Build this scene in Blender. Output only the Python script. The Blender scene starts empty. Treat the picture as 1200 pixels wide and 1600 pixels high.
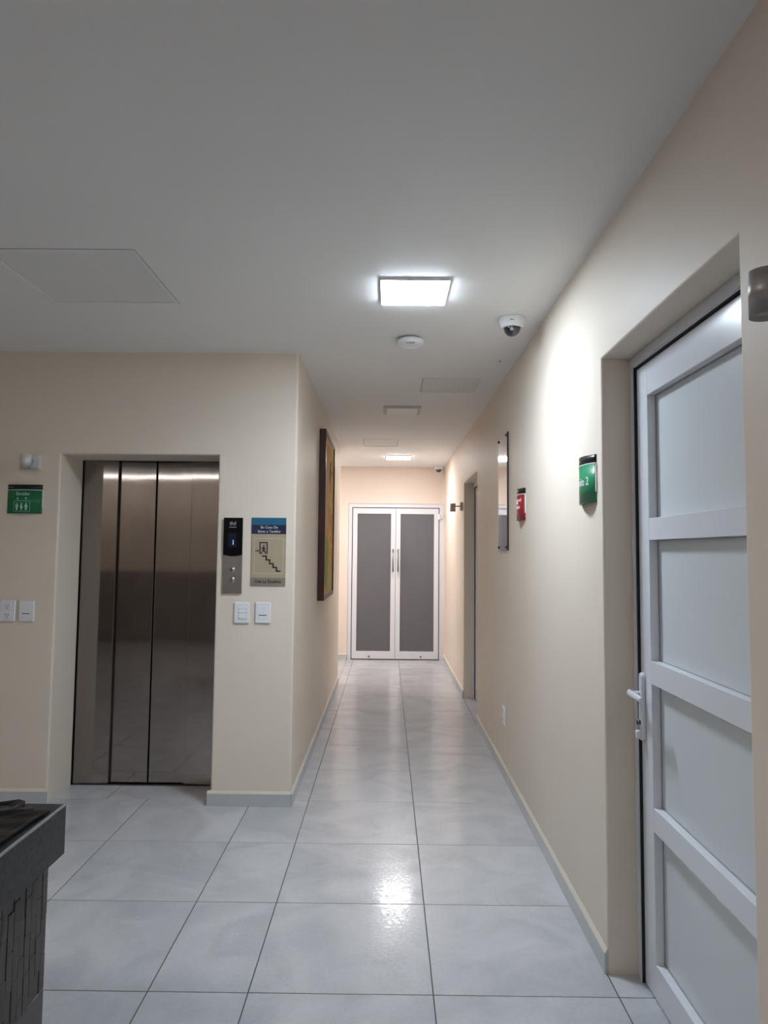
import bpy, bmesh, math, random
from mathutils import Vector, Matrix, noise
random.seed(7)
sc = bpy.context.scene
COL = sc.collection
PI = math.pi

# ------------------------------------------------------------------ camera
cam_d = bpy.data.cameras.new('camera'); cam = bpy.data.objects.new('camera', cam_d); COL.objects.link(cam)
RGT = Vector((0.99994254, 0.00463646, 0.00966512)); FWD = Vector((-0.00529975, 0.99754893, 0.06977134)); UPV = Vector((-0.00931794, -0.06981856, 0.99751619))
cam.matrix_world = Matrix(((RGT.x, UPV.x, -FWD.x, 0), (RGT.y, UPV.y, -FWD.y, 0), (RGT.z, UPV.z, -FWD.z, 1.425), (0, 0, 0, 1)))
cam_d.sensor_fit = 'VERTICAL'; cam_d.sensor_height = 36; cam_d.lens = 36 * 1121.86 / 1600; cam_d.shift_y = -15.0 / 1600
cam_d.clip_start = 0.02
sc.camera = cam
# ------------------------------------------------------------------ light and exposure
vs = sc.view_settings; vs.view_transform = 'Standard'; vs.look = 'None'; vs.gamma = 1; vs.use_curve_mapping = False
vs.exposure = 0.48
LAMP_NEAR = 62      # radiance of the lit diffuser close to the camera
NEAR_WATT = 5       # power of the LED board behind it, beamed downwards
LAMP_FAR = 46       # radiance of the lit diffuser by the double door
FAR_WATT = 5
SIDE_LAMP = 70       # lit square lamp of the side passage at the corridor end
FILL_LAMP = 64       # unseen square lamp added beside the camera for ambient fill
LAMP_HALL = 22       # long ceiling lamp of the hall behind the camera
COOL = (0.76, 0.88, 1.0); WARM = (1.0, 0.93, 0.86)
w = bpy.data.worlds.new('world'); sc.world = w; w.use_nodes = True
w.node_tree.nodes['Background'].inputs[0].default_value = (0.02, 0.02, 0.02, 1)
w.node_tree.nodes['Background'].inputs[1].default_value = 1.0

# ------------------------------------------------------------------ dimensions
WR = 0.765; WL = -0.53; FY = 4.134; CZ = 2.583; EY = 9.68; LY = 7.963
HX = -6.2; HY = -2.4; RX = 1.05

# ------------------------------------------------------------------ materials
def mat(name, col, rough=0.5, metal=0.0, emit=None, es=0, spec=None, var=0.0, vscale=3.0, bump=0.0, bscale=40.0, bdist=0.002, stretch=None, coat=0, detail=4, col2=None, trans=0, rvar=0.0):
    m = bpy.data.materials.new(name); m.use_nodes = True
    nt = m.node_tree; b = nt.nodes['Principled BSDF']
    b.inputs['Base Color'].default_value = (*col, 1); b.inputs['Roughness'].default_value = rough; b.inputs['Metallic'].default_value = metal
    if spec is not None: b.inputs['Specular IOR Level'].default_value = spec
    if emit: b.inputs['Emission Color'].default_value = (*emit, 1); b.inputs['Emission Strength'].default_value = es
    if coat: b.inputs['Coat Weight'].default_value = coat; b.inputs['Coat Roughness'].default_value = 0.05
    if trans: b.inputs['Transmission Weight'].default_value = trans
    tc = nt.nodes.new('ShaderNodeTexCoord'); mp = nt.nodes.new('ShaderNodeMapping')
    nt.links.new(tc.outputs['Object'], mp.inputs[0])
    if stretch: mp.inputs['Scale'].default_value = stretch
    if var or col2:
        n = nt.nodes.new('ShaderNodeTexNoise'); n.inputs['Scale'].default_value = vscale; n.inputs['Detail'].default_value = detail
        nt.links.new(mp.outputs[0], n.inputs[0])
        r = nt.nodes.new('ShaderNodeValToRGB'); r.color_ramp.elements[0].position = .3; r.color_ramp.elements[1].position = .7
        c2 = col2 if col2 else tuple(min(1, c * (1 + var)) for c in col)
        c1 = col if col2 else tuple(c * (1 - var) for c in col)
        r.color_ramp.elements[0].color = (*c1, 1); r.color_ramp.elements[1].color = (*c2, 1)
        nt.links.new(n.outputs['Fac'], r.inputs[0]); nt.links.new(r.outputs[0], b.inputs['Base Color'])
        if rvar:
            mr = nt.nodes.new('ShaderNodeMapRange'); mr.inputs['To Min'].default_value = rough - rvar; mr.inputs['To Max'].default_value = rough + rvar
            nt.links.new(n.outputs['Fac'], mr.inputs[0]); nt.links.new(mr.outputs[0], b.inputs['Roughness'])
    if bump:
        n2 = nt.nodes.new('ShaderNodeTexNoise'); n2.inputs['Scale'].default_value = bscale; n2.inputs['Detail'].default_value = 3
        nt.links.new(mp.outputs[0], n2.inputs[0])
        bp = nt.nodes.new('ShaderNodeBump'); bp.inputs['Strength'].default_value = bump; bp.inputs['Distance'].default_value = bdist
        nt.links.new(n2.outputs['Fac'], bp.inputs['Height']); nt.links.new(bp.outputs[0], b.inputs['Normal'])
    return m

def wall_material(name='painted_plaster', col=(0.83, 0.73, 0.62)):
    m = mat(name, col, 0.5, spec=0.22, var=0.015, vscale=2.0)
    nt = m.node_tree; b = nt.nodes['Principled BSDF']; tc = [n for n in nt.nodes if n.type == 'TEX_COORD'][0]
    n1 = nt.nodes.new('ShaderNodeTexNoise'); n1.inputs['Scale'].default_value = 5.0; n1.inputs['Detail'].default_value = 2
    n2 = nt.nodes.new('ShaderNodeTexNoise'); n2.inputs['Scale'].default_value = 120; n2.inputs['Detail'].default_value = 2
    nt.links.new(tc.outputs['Object'], n1.inputs[0]); nt.links.new(tc.outputs['Object'], n2.inputs[0])
    b1 = nt.nodes.new('ShaderNodeBump'); b1.inputs['Strength'].default_value = 0.6; b1.inputs['Distance'].default_value = 0.006
    b2 = nt.nodes.new('ShaderNodeBump'); b2.inputs['Strength'].default_value = 0.15; b2.inputs['Distance'].default_value = 0.0006
    nt.links.new(n1.outputs['Fac'], b1.inputs['Height']); nt.links.new(n2.outputs['Fac'], b2.inputs['Height'])
    nt.links.new(b1.outputs[0], b2.inputs['Normal']); nt.links.new(b2.outputs[0], b.inputs['Normal'])
    return m

def tile_material():
    m = mat('glazed_marble_tile', (0.56, 0.585, 0.63), 0.22, spec=0.35)
    m.node_tree.nodes['Principled BSDF'].inputs['Coat Weight'].default_value = 0.45; m.node_tree.nodes['Principled BSDF'].inputs['Coat Roughness'].default_value = 0.05
    nt = m.node_tree; b = nt.nodes['Principled BSDF']; tc = [n for n in nt.nodes if n.type == 'TEX_COORD'][0]
    geo = nt.nodes.new('ShaderNodeNewGeometry')
    # each tile gets its own piece of the veined pattern
    oi = nt.nodes.new('ShaderNodeObjectInfo'); vm = nt.nodes.new('ShaderNodeVectorMath'); vm.operation = 'ADD'
    sc3 = nt.nodes.new('ShaderNodeVectorMath'); sc3.operation = 'SCALE'; sc3.inputs['Scale'].default_value = 37.0
    cb = nt.nodes.new('ShaderNodeCombineXYZ')
    for i in range(3): nt.links.new(oi.outputs['Random'], cb.inputs[i])
    nt.links.new(cb.outputs[0], sc3.inputs[0]); nt.links.new(geo.outputs['Position'], vm.inputs[0]); nt.links.new(sc3.outputs[0], vm.inputs[1])
    n = nt.nodes.new('ShaderNodeTexNoise'); n.inputs['Scale'].default_value = 3.2; n.inputs['Detail'].default_value = 6; n.inputs['Distortion'].default_value = 1.2
    nt.links.new(vm.outputs[0], n.inputs[0])
    r = nt.nodes.new('ShaderNodeValToRGB'); e = r.color_ramp.elements
    e[0].position = .33; e[0].color = (0.49, 0.50, 0.53, 1); e[1].position = .66; e[1].color = (0.60, 0.605, 0.63, 1)
    x = e.new(.5); x.color = (0.555, 0.565, 0.59, 1)
    nt.links.new(n.outputs['Fac'], r.inputs[0]); nt.links.new(r.outputs[0], b.inputs['Base Color'])
    n2 = nt.nodes.new('ShaderNodeTexNoise'); n2.inputs['Scale'].default_value = 60; n2.inputs['Detail'].default_value = 3; n2.inputs['Distortion'].default_value = 1.5
    n3 = nt.nodes.new('ShaderNodeTexNoise'); n3.inputs['Scale'].default_value = 6; n3.inputs['Detail'].default_value = 2
    nt.links.new(vm.outputs[0], n2.inputs[0]); nt.links.new(vm.outputs[0], n3.inputs[0])
    b1 = nt.nodes.new('ShaderNodeBump'); b1.inputs['Strength'].default_value = 0.35; b1.inputs['Distance'].default_value = 0.0006
    b2 = nt.nodes.new('ShaderNodeBump'); b2.inputs['Strength'].default_value = 0.12; b2.inputs['Distance'].default_value = 0.002
    # fine crackle of the glaze
    vo = nt.nodes.new('ShaderNodeTexVoronoi'); vo.feature = 'DISTANCE_TO_EDGE'; vo.inputs['Scale'].default_value = 42
    ds = nt.nodes.new('ShaderNodeMix'); ds.data_type = 'VECTOR'; ds.inputs[0].default_value = .03
    nt.links.new(vm.outputs[0], ds.inputs[4]); nt.links.new(n2.outputs['Color'], ds.inputs[5]); nt.links.new(ds.outputs[1], vo.inputs['Vector'])
    cr = nt.nodes.new('ShaderNodeMapRange'); cr.inputs['From Max'].default_value = .06; nt.links.new(vo.outputs['Distance'], cr.inputs[0])
    b3 = nt.nodes.new('ShaderNodeBump'); b3.inputs['Strength'].default_value = 0.45; b3.inputs['Distance'].default_value = 0.0006
    nt.links.new(cr.outputs[0], b3.inputs['Height'])
    nt.links.new(n2.outputs['Fac'], b1.inputs['Height']); nt.links.new(n3.outputs['Fac'], b2.inputs['Height'])
    nt.links.new(b1.outputs[0], b2.inputs['Normal']); nt.links.new(b2.outputs[0], b3.inputs['Normal']); nt.links.new(b3.outputs[0], b.inputs['Normal']); nt.links.new(b3.outputs[0], b.inputs['Coat Normal'])
    return m

def art_material():
    m = mat('ochre_painting', (0.5, 0.3, 0.08), 0.75, spec=.15)
    nt = m.node_tree; b = nt.nodes['Principled BSDF']; tc = [n for n in nt.nodes if n.type == 'TEX_COORD'][0]
    n = nt.nodes.new('ShaderNodeTexNoise'); n.inputs['Scale'].default_value = 7; n.inputs['Detail'].default_value = 8; n.inputs['Distortion'].default_value = 1.5
    nt.links.new(tc.outputs['Object'], n.inputs[0])
    r = nt.nodes.new('ShaderNodeValToRGB'); e = r.color_ramp.elements
    e[0].position = .3; e[0].color = (0.42, 0.20, 0.05, 1); e[1].position = .68; e[1].color = (0.85, 0.60, 0.16, 1)
    x = e.new(.5); x.color = (0.72, 0.42, 0.07, 1)
    nt.links.new(n.outputs['Fac'], r.inputs[0])
    sp = nt.nodes.new('ShaderNodeSeparateXYZ'); nt.links.new(tc.outputs['Object'], sp.inputs[0])
    def blob(cz, cx, sz, sx):
        a = nt.nodes.new('ShaderNodeVectorMath'); a.operation = 'DISTANCE'
        mp = nt.nodes.new('ShaderNodeMapping'); mp.inputs['Scale'].default_value = (1 / sx, 0, 1 / sz); mp.inputs['Location'].default_value = (-cx / sx, 0, -cz / sz)
        n4 = nt.nodes.new('ShaderNodeTexNoise'); n4.inputs['Scale'].default_value = 6
        nt.links.new(tc.outputs['Object'], n4.inputs[0]); nt.links.new(tc.outputs['Object'], mp.inputs[0])
        nt.links.new(mp.outputs[0], a.inputs[0]); a.inputs[1].default_value = (0, 0, 0)
        ad = nt.nodes.new('ShaderNodeMath'); ad.operation = 'SUBTRACT'; nt.links.new(a.outputs['Value'], ad.inputs[0]); nt.links.new(n4.outputs['Fac'], ad.inputs[1])
        mr = nt.nodes.new('ShaderNodeMapRange'); mr.inputs['From Min'].default_value = .6; mr.inputs['From Max'].default_value = 0.3; nt.links.new(ad.outputs[0], mr.inputs[0])
        return mr.outputs[0]
    prev = r.outputs[0]
    for cz, cx, sz, sx, c in ((0.30, -0.20, .25, .22, (0.30, 0.36, 0.12, 1)), (1.05, 0.1, .10, .08, (0.10, 0.03, 0.02, 1)), (0.85, -0.2, .35, .2, (0.68, 0.42, 0.22, 1)), (0.12, 0.25, .2, .3, (0.55, 0.45, 0.18, 1))):
        mx = nt.nodes.new('ShaderNodeMix'); mx.data_type = 'RGBA'; nt.links.new(blob(cz, cx, sz, sx), mx.inputs[0]); nt.links.new(prev, mx.inputs[6]); mx.inputs[7].default_value = c
        prev = mx.outputs[2]
    nt.links.new(prev, b.inputs['Base Color'])
    return m

M = {}
M['wall'] = wall_material()
M['peach'] = wall_material('peach_plaster', (0.83, 0.725, 0.64))
M['ceiling'] = mat('ceiling_paint', (0.88, 0.87, 0.86), 0.6, spec=0.25, var=0.01, vscale=1.5, bump=.25, bscale=4, bdist=.004)
M['tile'] = tile_material()
M['base_tile'] = mat('baseboard_tile', (0.54, 0.56, 0.57), 0.22, var=.05, vscale=5)
M['grout'] = mat('grout', (0.09, 0.095, 0.105), 0.8, var=.1)
M['cream_grout'] = mat('cream_grout', (0.72, 0.66, 0.55), 0.7, var=.05)
M['panel_paint'] = mat('access_panel_paint', (0.80, 0.79, 0.78), 0.7, var=.02, vscale=40)
M['panel_rim'] = mat('access_panel_rim', (0.84, 0.84, 0.85), 0.5)
M['white_pl'] = mat('white_plastic', (0.86, 0.865, 0.88), 0.35)
M['grey_pl'] = mat('grey_plastic', (0.35, 0.36, 0.37), 0.4)
M['white_al'] = mat('white_lacquered_aluminium', (0.76, 0.78, 0.83), 0.22, var=.008, vscale=3)
M['pane_white'] = mat('frosted_white_pane', (0.67, 0.71, 0.735), 0.30, var=.012, vscale=2)
M['glass_grey'] = mat('frosted_grey_glass', (0.14, 0.14, 0.152), 0.42, spec=0.4, var=.03, vscale=2)
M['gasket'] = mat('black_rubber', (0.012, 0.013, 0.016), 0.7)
M['steel'] = mat('brushed_stainless_steel', (0.31, 0.285, 0.275), 0.055, metal=1.0, var=.08, vscale=2.5, stretch=(1.6, 1, .35), rvar=.015, bump=.25, bscale=3.5, bdist=.002)
M['dark_steel'] = mat('dark_steel', (0.16, 0.15, 0.14), 0.35, metal=1.0, var=.05)
M['panel_steel'] = mat('call_panel_steel', (0.33, 0.32, 0.31), 0.38, metal=1.0, var=.04, vscale=20)
M['chrome'] = mat('chrome', (0.8, 0.8, 0.8), 0.12, metal=1.0)
M['alu'] = mat('satin_aluminium', (0.52, 0.51, 0.50), 0.3, metal=1.0, var=.03, vscale=30)
M['lamp_body'] = mat('satin_grey_lamp_metal', (0.46, 0.43, 0.425), 0.45, metal=.6, var=.03, vscale=10)
M['lamp_white'] = mat('pale_lamp_metal', (0.74, 0.73, 0.74), 0.35, metal=.1, var=.03, vscale=10)
M['black_gl'] = mat('black_gloss', (0.003, 0.003, 0.005), 0.25, spec=.12)
M['black'] = mat('black_print', (0.012, 0.010, 0.010), 0.5)
M['screen'] = mat('display_screen', (0.010, 0.012, 0.022), 0.3, spec=.15)
M['digit'] = mat('blue_digit', (0.1, 0.2, 0.9), 0.4, emit=(0.16, 0.28, 1.0), es=2.2)
M['logo'] = mat('pale_print', (0.45, 0.46, 0.50), 0.4)
M['green'] = mat('green_sign', (0.018, 0.27, 0.12), 0.25, var=.03)
M['green_dk'] = mat('deep_green_sign', (0.008, 0.17, 0.06), 0.3, var=.03)
M['red'] = mat('red_sign', (0.40, 0.022, 0.035), 0.25, var=.03)
M['header'] = mat('sign_header', (0.012, 0.016, 0.016), 0.25)
M['sign_body'] = mat('sign_body', (0.16, 0.13, 0.12), 0.5)
M['white'] = mat('white_print', (0.82, 0.84, 0.83), 0.4)
M['mint'] = mat('pale_green_print', (0.45, 0.66, 0.55), 0.4)
M['blue'] = mat('sign_blue', (0.005, 0.12, 0.23), 0.35)
M['navy'] = mat('sign_navy', (0.010, 0.016, 0.055), 0.35)
M['tan'] = mat('sign_tan', (0.43, 0.355, 0.25), 0.4, var=.03, vscale=12)
M['tan_lt'] = mat('sign_pale_tan', (0.62, 0.54, 0.40), 0.4)
M['taupe'] = mat('sign_taupe', (0.27, 0.235, 0.185), 0.4)
M['wood'] = mat('dark_brown_wood', (0.060, 0.022, 0.018), 0.35, var=.25, vscale=6, stretch=(6, 6, 1))
M['brass'] = mat('aged_gilt', (0.30, 0.17, 0.08), 0.4, metal=.5, var=.1)
M['art'] = art_material()
M['mirror'] = mat('polished_steel', (0.42, 0.44, 0.47), 0.06, metal=1.0, bump=.05, bscale=2, bdist=.004)
M['mirror_edge'] = mat('dark_metal_edge', (0.06, 0.055, 0.055), 0.4, metal=.8)
M['granite'] = mat('black_granite', (0.008, 0.009, 0.010), 0.32, spec=.22, col2=(0.034, 0.037, 0.041), vscale=90, detail=3)
M['granite_glint'] = mat('granite_edge_highlight', (0.26, 0.28, 0.28), 0.15, var=.1, vscale=100)  # pale tint paints the light caught along the polished slab edge
M['slate'] = mat('brown_grey_slate', (0.082, 0.072, 0.068), 0.6, var=.18, vscale=30, bump=.4, bscale=60, bdist=.001, stretch=(1, 1, .25))
M['slate_joint'] = mat('dark_joint', (0.02, 0.018, 0.018), 0.8)
M['kick'] = mat('kick_panel_tile', (0.075, 0.066, 0.066), 0.4, var=.05)
M['bag'] = mat('black_polythene', (0.002, 0.002, 0.003), 0.3, spec=.25, bump=.5, bscale=25, bdist=.003)
M['dome'] = mat('smoked_dome', (0.010, 0.012, 0.020), 0.06, coat=1)
M['diff_near'] = mat('lit_diffuser_cool', (0.9, 0.9, 0.9), 0.5, emit=COOL, es=LAMP_NEAR)
M['diff_far'] = mat('lit_diffuser_far', (0.9, 0.9, 0.9), 0.5, emit=(1.0, 0.97, 0.98), es=LAMP_FAR)
M['shaded_rim'] = mat('shaded_rim', (0.60, 0.59, 0.58), 0.5)  # grey puts the frame's shadow into the rim colour of the unlit lamp
M['diff_side'] = mat('lit_diffuser_side', (0.9, 0.9, 0.9), 0.5, emit=(1.0, 0.96, 0.95), es=SIDE_LAMP)
M['diff_fill'] = mat('lit_diffuser_fill', (0.9, 0.9, 0.9), 0.5, emit=(1.0, 0.95, 0.90), es=FILL_LAMP)
M['diff_off'] = mat('unlit_diffuser', (0.92, 0.91, 0.90), 0.45)
M['diff_hall'] = mat('hall_lamp_diffuser', (0.9, 0.9, 0.9), 0.5, emit=(1, 0.96, 0.92), es=LAMP_HALL)
M['wainscot'] = mat('brown_stone_dado', (0.34, 0.30, 0.28), 0.4, var=.1)

# ------------------------------------------------------------------ helpers
def tag(o, label=None, cat=None, group=None, kind=None):
    if label: o['label'] = label
    if cat: o['category'] = cat
    if group: o['group'] = group
    if kind: o['kind'] = kind
    return o
def empty(name, loc=(0, 0, 0), rz=0.0):
    o = bpy.data.objects.new(name, None); COL.objects.link(o); o.location = loc; o.rotation_euler = (0, 0, rz); o.empty_display_size = .1
    return o
def link(name, me, m=None, parent=None, loc=None):
    o = bpy.data.objects.new(name, me); COL.objects.link(o)
    if m is not None and not me.materials: me.materials.append(m)
    if parent: o.parent = parent
    if loc: o.location = loc
    return o
def mesh_of(name, bm, smooth=False):
    bmesh.ops.recalc_face_normals(bm, faces=bm.faces)
    me = bpy.data.meshes.new(name); bm.to_mesh(me); bm.free()
    if smooth:
        for p in me.polygons: p.use_smooth = True
    return me
def obj(name, bm, m, parent=None, smooth=False, loc=None):
    return link(name, mesh_of(name, bm, smooth), m, parent, loc)
def add_box(bm, x0, x1, y0, y1, z0, z1, bev=0.0, seg=1):
    b2 = bmesh.new()
    v = [b2.verts.new((x, y, z)) for x in (x0, x1) for y in (y0, y1) for z in (z0, z1)]
    for f in ((0, 1, 3, 2), (4, 6, 7, 5), (0, 4, 5, 1), (2, 3, 7, 6), (0, 2, 6, 4), (1, 5, 7, 3)): b2.faces.new([v[i] for i in f])
    if bev: bmesh.ops.bevel(b2, geom=list(b2.edges), offset=bev, segments=seg, affect='EDGES', profile=.5)
    bmesh.ops.recalc_face_normals(b2, faces=b2.faces)
    merge(bm, b2)
def merge(bm, b2):
    mp = {}
    for v in b2.verts: mp[v] = bm.verts.new(v.co)
    for f in b2.faces:
        nf = bm.faces.new([mp[v] for v in f.verts]); nf.smooth = f.smooth
    b2.free()
def box(name, dims, m, parent=None, bev=0.0, seg=1):
    bm = bmesh.new(); add_box(bm, *dims, bev=bev, seg=seg); return obj(name, bm, m, parent)
def add_lathe(bm, prof, c=(0, 0, 0), axis='Z', n=32, smooth=True):
    rings = []
    for r, h in prof:
        ring = []
        for i in range(n if r > 1e-6 else 1):
            a = 2 * PI * i / n; p = (r * math.cos(a), r * math.sin(a), h)
            if axis == 'X': p = (p[2], p[0], p[1])
            if axis == 'Y': p = (p[0], p[2], p[1])
            ring.append(bm.verts.new((p[0] + c[0], p[1] + c[1], p[2] + c[2])))
        rings.append(ring)
    for a, b in zip(rings, rings[1:]):
        for i in range(n):
            j = (i + 1) % n
            q = [a[i % len(a)], a[j % len(a)], b[j % len(b)], b[i % len(b)]]
            q = [v for k, v in enumerate(q) if v not in q[:k]]
            if len(q) > 2: bm.faces.new(q).smooth = smooth
    for ring in (rings[0], rings[-1]):
        if len(ring) > 2: bm.faces.new(ring)
def add_poly(bm, pts, y0, y1):
    """prism of an outline in local x, z between two depths"""
    a = [bm.verts.new((x, y0, z)) for x, z in pts]; b = [bm.verts.new((x, y1, z)) for x, z in pts]
    bm.faces.new(a); bm.faces.new(b[::-1])
    for i in range(len(pts)):
        j = (i + 1) % len(pts); bm.faces.new((a[i], b[i], b[j], a[j]))
def cells(name, xs, ys, zs, solid, m, round_edges=None, r=0.008, parent=None):
    """one closed mesh: boundary of the solid cells; the corners picked by round_edges get a plaster radius"""
    bm = bmesh.new(); V = {}
    def vv(i, j, k):
        if (i, j, k) not in V: V[(i, j, k)] = bm.verts.new((xs[i], ys[j], zs[k]))
        return V[(i, j, k)]
    nx, ny, nz = len(xs) - 1, len(ys) - 1, len(zs) - 1
    S = lambda i, j, k: 0 <= i < nx and 0 <= j < ny and 0 <= k < nz and solid((xs[i] + xs[i + 1]) / 2, (ys[j] + ys[j + 1]) / 2, (zs[k] + zs[k + 1]) / 2)
    for i in range(nx):
        for j in range(ny):
            for k in range(nz):
                if not S(i, j, k): continue
                if not S(i - 1, j, k): bm.faces.new([vv(i, j, k), vv(i, j, k + 1), vv(i, j + 1, k + 1), vv(i, j + 1, k)])
                if not S(i + 1, j, k): bm.faces.new([vv(i + 1, j, k), vv(i + 1, j + 1, k), vv(i + 1, j + 1, k + 1), vv(i + 1, j, k + 1)])
                if not S(i, j - 1, k): bm.faces.new([vv(i, j, k), vv(i + 1, j, k), vv(i + 1, j, k + 1), vv(i, j, k + 1)])
                if not S(i, j + 1, k): bm.faces.new([vv(i, j + 1, k), vv(i, j + 1, k + 1), vv(i + 1, j + 1, k + 1), vv(i + 1, j + 1, k)])
                if not S(i, j, k - 1): bm.faces.new([vv(i, j, k), vv(i, j + 1, k), vv(i + 1, j + 1, k), vv(i + 1, j, k)])
                if not S(i, j, k + 1): bm.faces.new([vv(i, j, k + 1), vv(i + 1, j, k + 1), vv(i + 1, j + 1, k + 1), vv(i, j + 1, k + 1)])
    bmesh.ops.recalc_face_normals(bm, faces=bm.faces)
    if round_edges:
        ed = [e for e in bm.edges if len(e.link_faces) == 2 and e.calc_face_angle(0) > 1 and round_edges(*((e.verts[0].co + e.verts[1].co) / 2))]
        bmesh.ops.bevel(bm, geom=ed, offset=r, segments=3, affect='EDGES', profile=.5)
    return obj(name, bm, m, parent)
def text_mesh(body, size, align='CENTER', extrude=0.0004, sx=1.0, bold=0.0):
    cu = bpy.data.curves.new('text', 'FONT'); cu.body = body; cu.size = size; cu.align_x = align; cu.align_y = 'CENTER'; cu.extrude = extrude; cu.offset = bold; cu.resolution_u = 3
    o = bpy.data.objects.new('text', cu); COL.objects.link(o)
    dg = bpy.context.evaluated_depsgraph_get(); me = bpy.data.meshes.new_from_object(o.evaluated_get(dg))
    bpy.data.objects.remove(o); me.materials.clear()
    for v in me.vertices: v.co = Vector((v.co.x * sx, -v.co.z, v.co.y))     # upright, facing local -y
    return me
def text(name, body, size, m, parent, x, y, z, arc=None, **kw):
    me = text_mesh(body, size, **kw)
    for v in me.vertices:
        v.co.x += x; v.co.z += z; v.co.y += y
        if arc: v.co.y += arc(v.co.x)
    me.materials.append(m); return link(name, me, None, parent)

# ------------------------------------------------------------------ the shell
S = lambda o: tag(o, kind='structure')
N1 = (1.54, 2.555, 2.13); N2 = (6.13, 7.205, 2.13)
def solid_right(x, y, z):
    for a, b, h in (N1, N2):
        if a < y < b and z < h and x < 1.0: return False
    return True
def edge_right(x, y, z):
    return abs(x - WR) < .001 and any((a - .001 <= y <= b + .001 and z < h + .001) for a, b, h in (N1, N2)) and z > .001
S(cells('wall_right', [WR, 1.0, RX], [HY, N1[0], N1[1], N2[0], N2[1], EY + .2], [0, 2.13, CZ], solid_right, M['wall'], edge_right))
EL = (-1.9, -0.982, 1.98)
S(cells('wall_front', [HX, EL[0], EL[1], WL], [FY, FY + .30], [0, EL[2], CZ], lambda x, y, z: not (EL[0] < x < EL[1] and z < EL[2]), M['wall'],
        lambda x, y, z: abs(y - FY) < .001 and ((EL[0] - .001 <= x <= EL[1] + .001 and .001 < z < EL[2] + .001) or abs(x - WL) < .001), r=.010))
S(cells('wall_left', [-2.6, WL - .2, WL], [FY + .30, LY - .2, LY], [0, CZ], lambda x, y, z: x > WL - .2 or y > LY - .2, M['wall'],
        lambda x, y, z: abs(x - WL) < .001 and abs(y - LY) < .001, r=.012))
DD = (-0.527, 0.748, 2.083)
S(cells('wall_end', [-2.6, DD[0], DD[1], WR], [EY, EY + .15], [0, DD[2], CZ], lambda x, y, z: not (DD[0] < x < DD[1] and z < DD[2]), M['peach'],
        lambda x, y, z: abs(y - EY) < .001 and DD[0] - .001 <= x <= DD[1] + .001 and .001 < z < DD[2] + .001, r=.006))
S(box('wall_alcove', (-2.75, -2.6, LY - .2, EY + .15, 0, CZ), M['peach']))
S(box('wall_hall', (HX - .15, HX, HY - .15, FY + .3, 0, CZ), M['wall']))
wb = S(box('wall_back', (HX, RX, HY - .15, HY, 0, CZ), M['wall']))
S(box('trim_1', (HX, WR, HY, HY + .015, 0, 1.10), M['wainscot']))
# elevator shaft and the dark rooms behind the doors
S(box('wall_shaft', (EL[0] - .2, EL[1] + .2, FY + .42, FY + .47, 0, CZ), M['gasket']))
S(box('wall_beyond', (DD[0], DD[1], EY + .149, EY + .2, 0, CZ), M['gasket']))
# ceiling with three openings for the access panels
PA = (-1.590, -0.985, 2.690, 3.300); PB = (0.226, 0.616, 4.704, 5.125); PC = (-0.262, 0.103, 7.262, 7.790)
def solid_ceiling(x, y, z):
    if z > CZ + .06: return True
    return not any(p[0] < x < p[1] and p[2] < y < p[3] for p in (PA, PB, PC))
cxs = sorted({HX - .15, RX, *PA[:2], *PB[:2], *PC[:2]}); cys = sorted({HY - .15, EY + .2, *PA[2:], *PB[2:], *PC[2:]})
S(cells('ceiling', cxs, cys, [CZ, CZ + .06, CZ + .12], solid_ceiling, M['ceiling']))

# ------------------------------------------------------------------ floor: slab of grout and every tile on it
floor = S(box('floor', (HX - .15, RX, HY - .15, EY + .2, -.12, -.0018), M['grout']))
X0 = -0.438; Y0 = 4.227; G = 0.0020
def tile(x0, x1, y0, y1):
    if x1 - x0 < .01 or y1 - y0 < .01: return
    bm = bmesh.new(); add_box(bm, x0 + G - (x0 + x1) / 2, x1 - G - (x0 + x1) / 2, y0 + G - (y0 + y1) / 2, y1 - G - (y0 + y1) / 2, -.006, 0, bev=.0007)
    o = obj('tile', bm, M['tile'], floor, loc=((x0 + x1) / 2, (y0 + y1) / 2, 0))
hall_cols = [HX] + [X0 - .326 - .6 * k for k in range(9, -1, -1)] + [X0, X0 + .6, X0 + 1.2, 1.0]
rows = [Y0 - .6 * k for k in range(11, -1, -1)]
for y0, y1 in zip(rows, rows[1:]):
    for x0, x1 in zip(hall_cols, hall_cols[1:]):
        if x0 >= X0 + 1.19 and not (y1 > N1[0] and y0 < N1[1]): continue
        tile(x0, x1, y0, y1)
for x0, x1 in ((-1.95, -1.60), (-1.60, -0.93)): tile(x0, x1, Y0, FY + .36)
rows = [Y0 + .6 * k for k in range(10)] + [EY + .02]
for y0, y1 in zip(rows, rows[1:]):
    for x0, x1 in ((WL, X0), (X0, X0 + .6), (X0 + .6, X0 + 1.2), (X0 + 1.2, 1.0)):
        if x0 >= X0 + 1.19 and not (y1 > N2[0] and y0 < N2[1]): continue
        tile(x0, x1, y0, y1)
    if y1 > LY:
        for k in range(4): tile(max(-2.6, WL - .6 * (k + 1)), WL - .6 * k, y0, y1)

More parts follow.
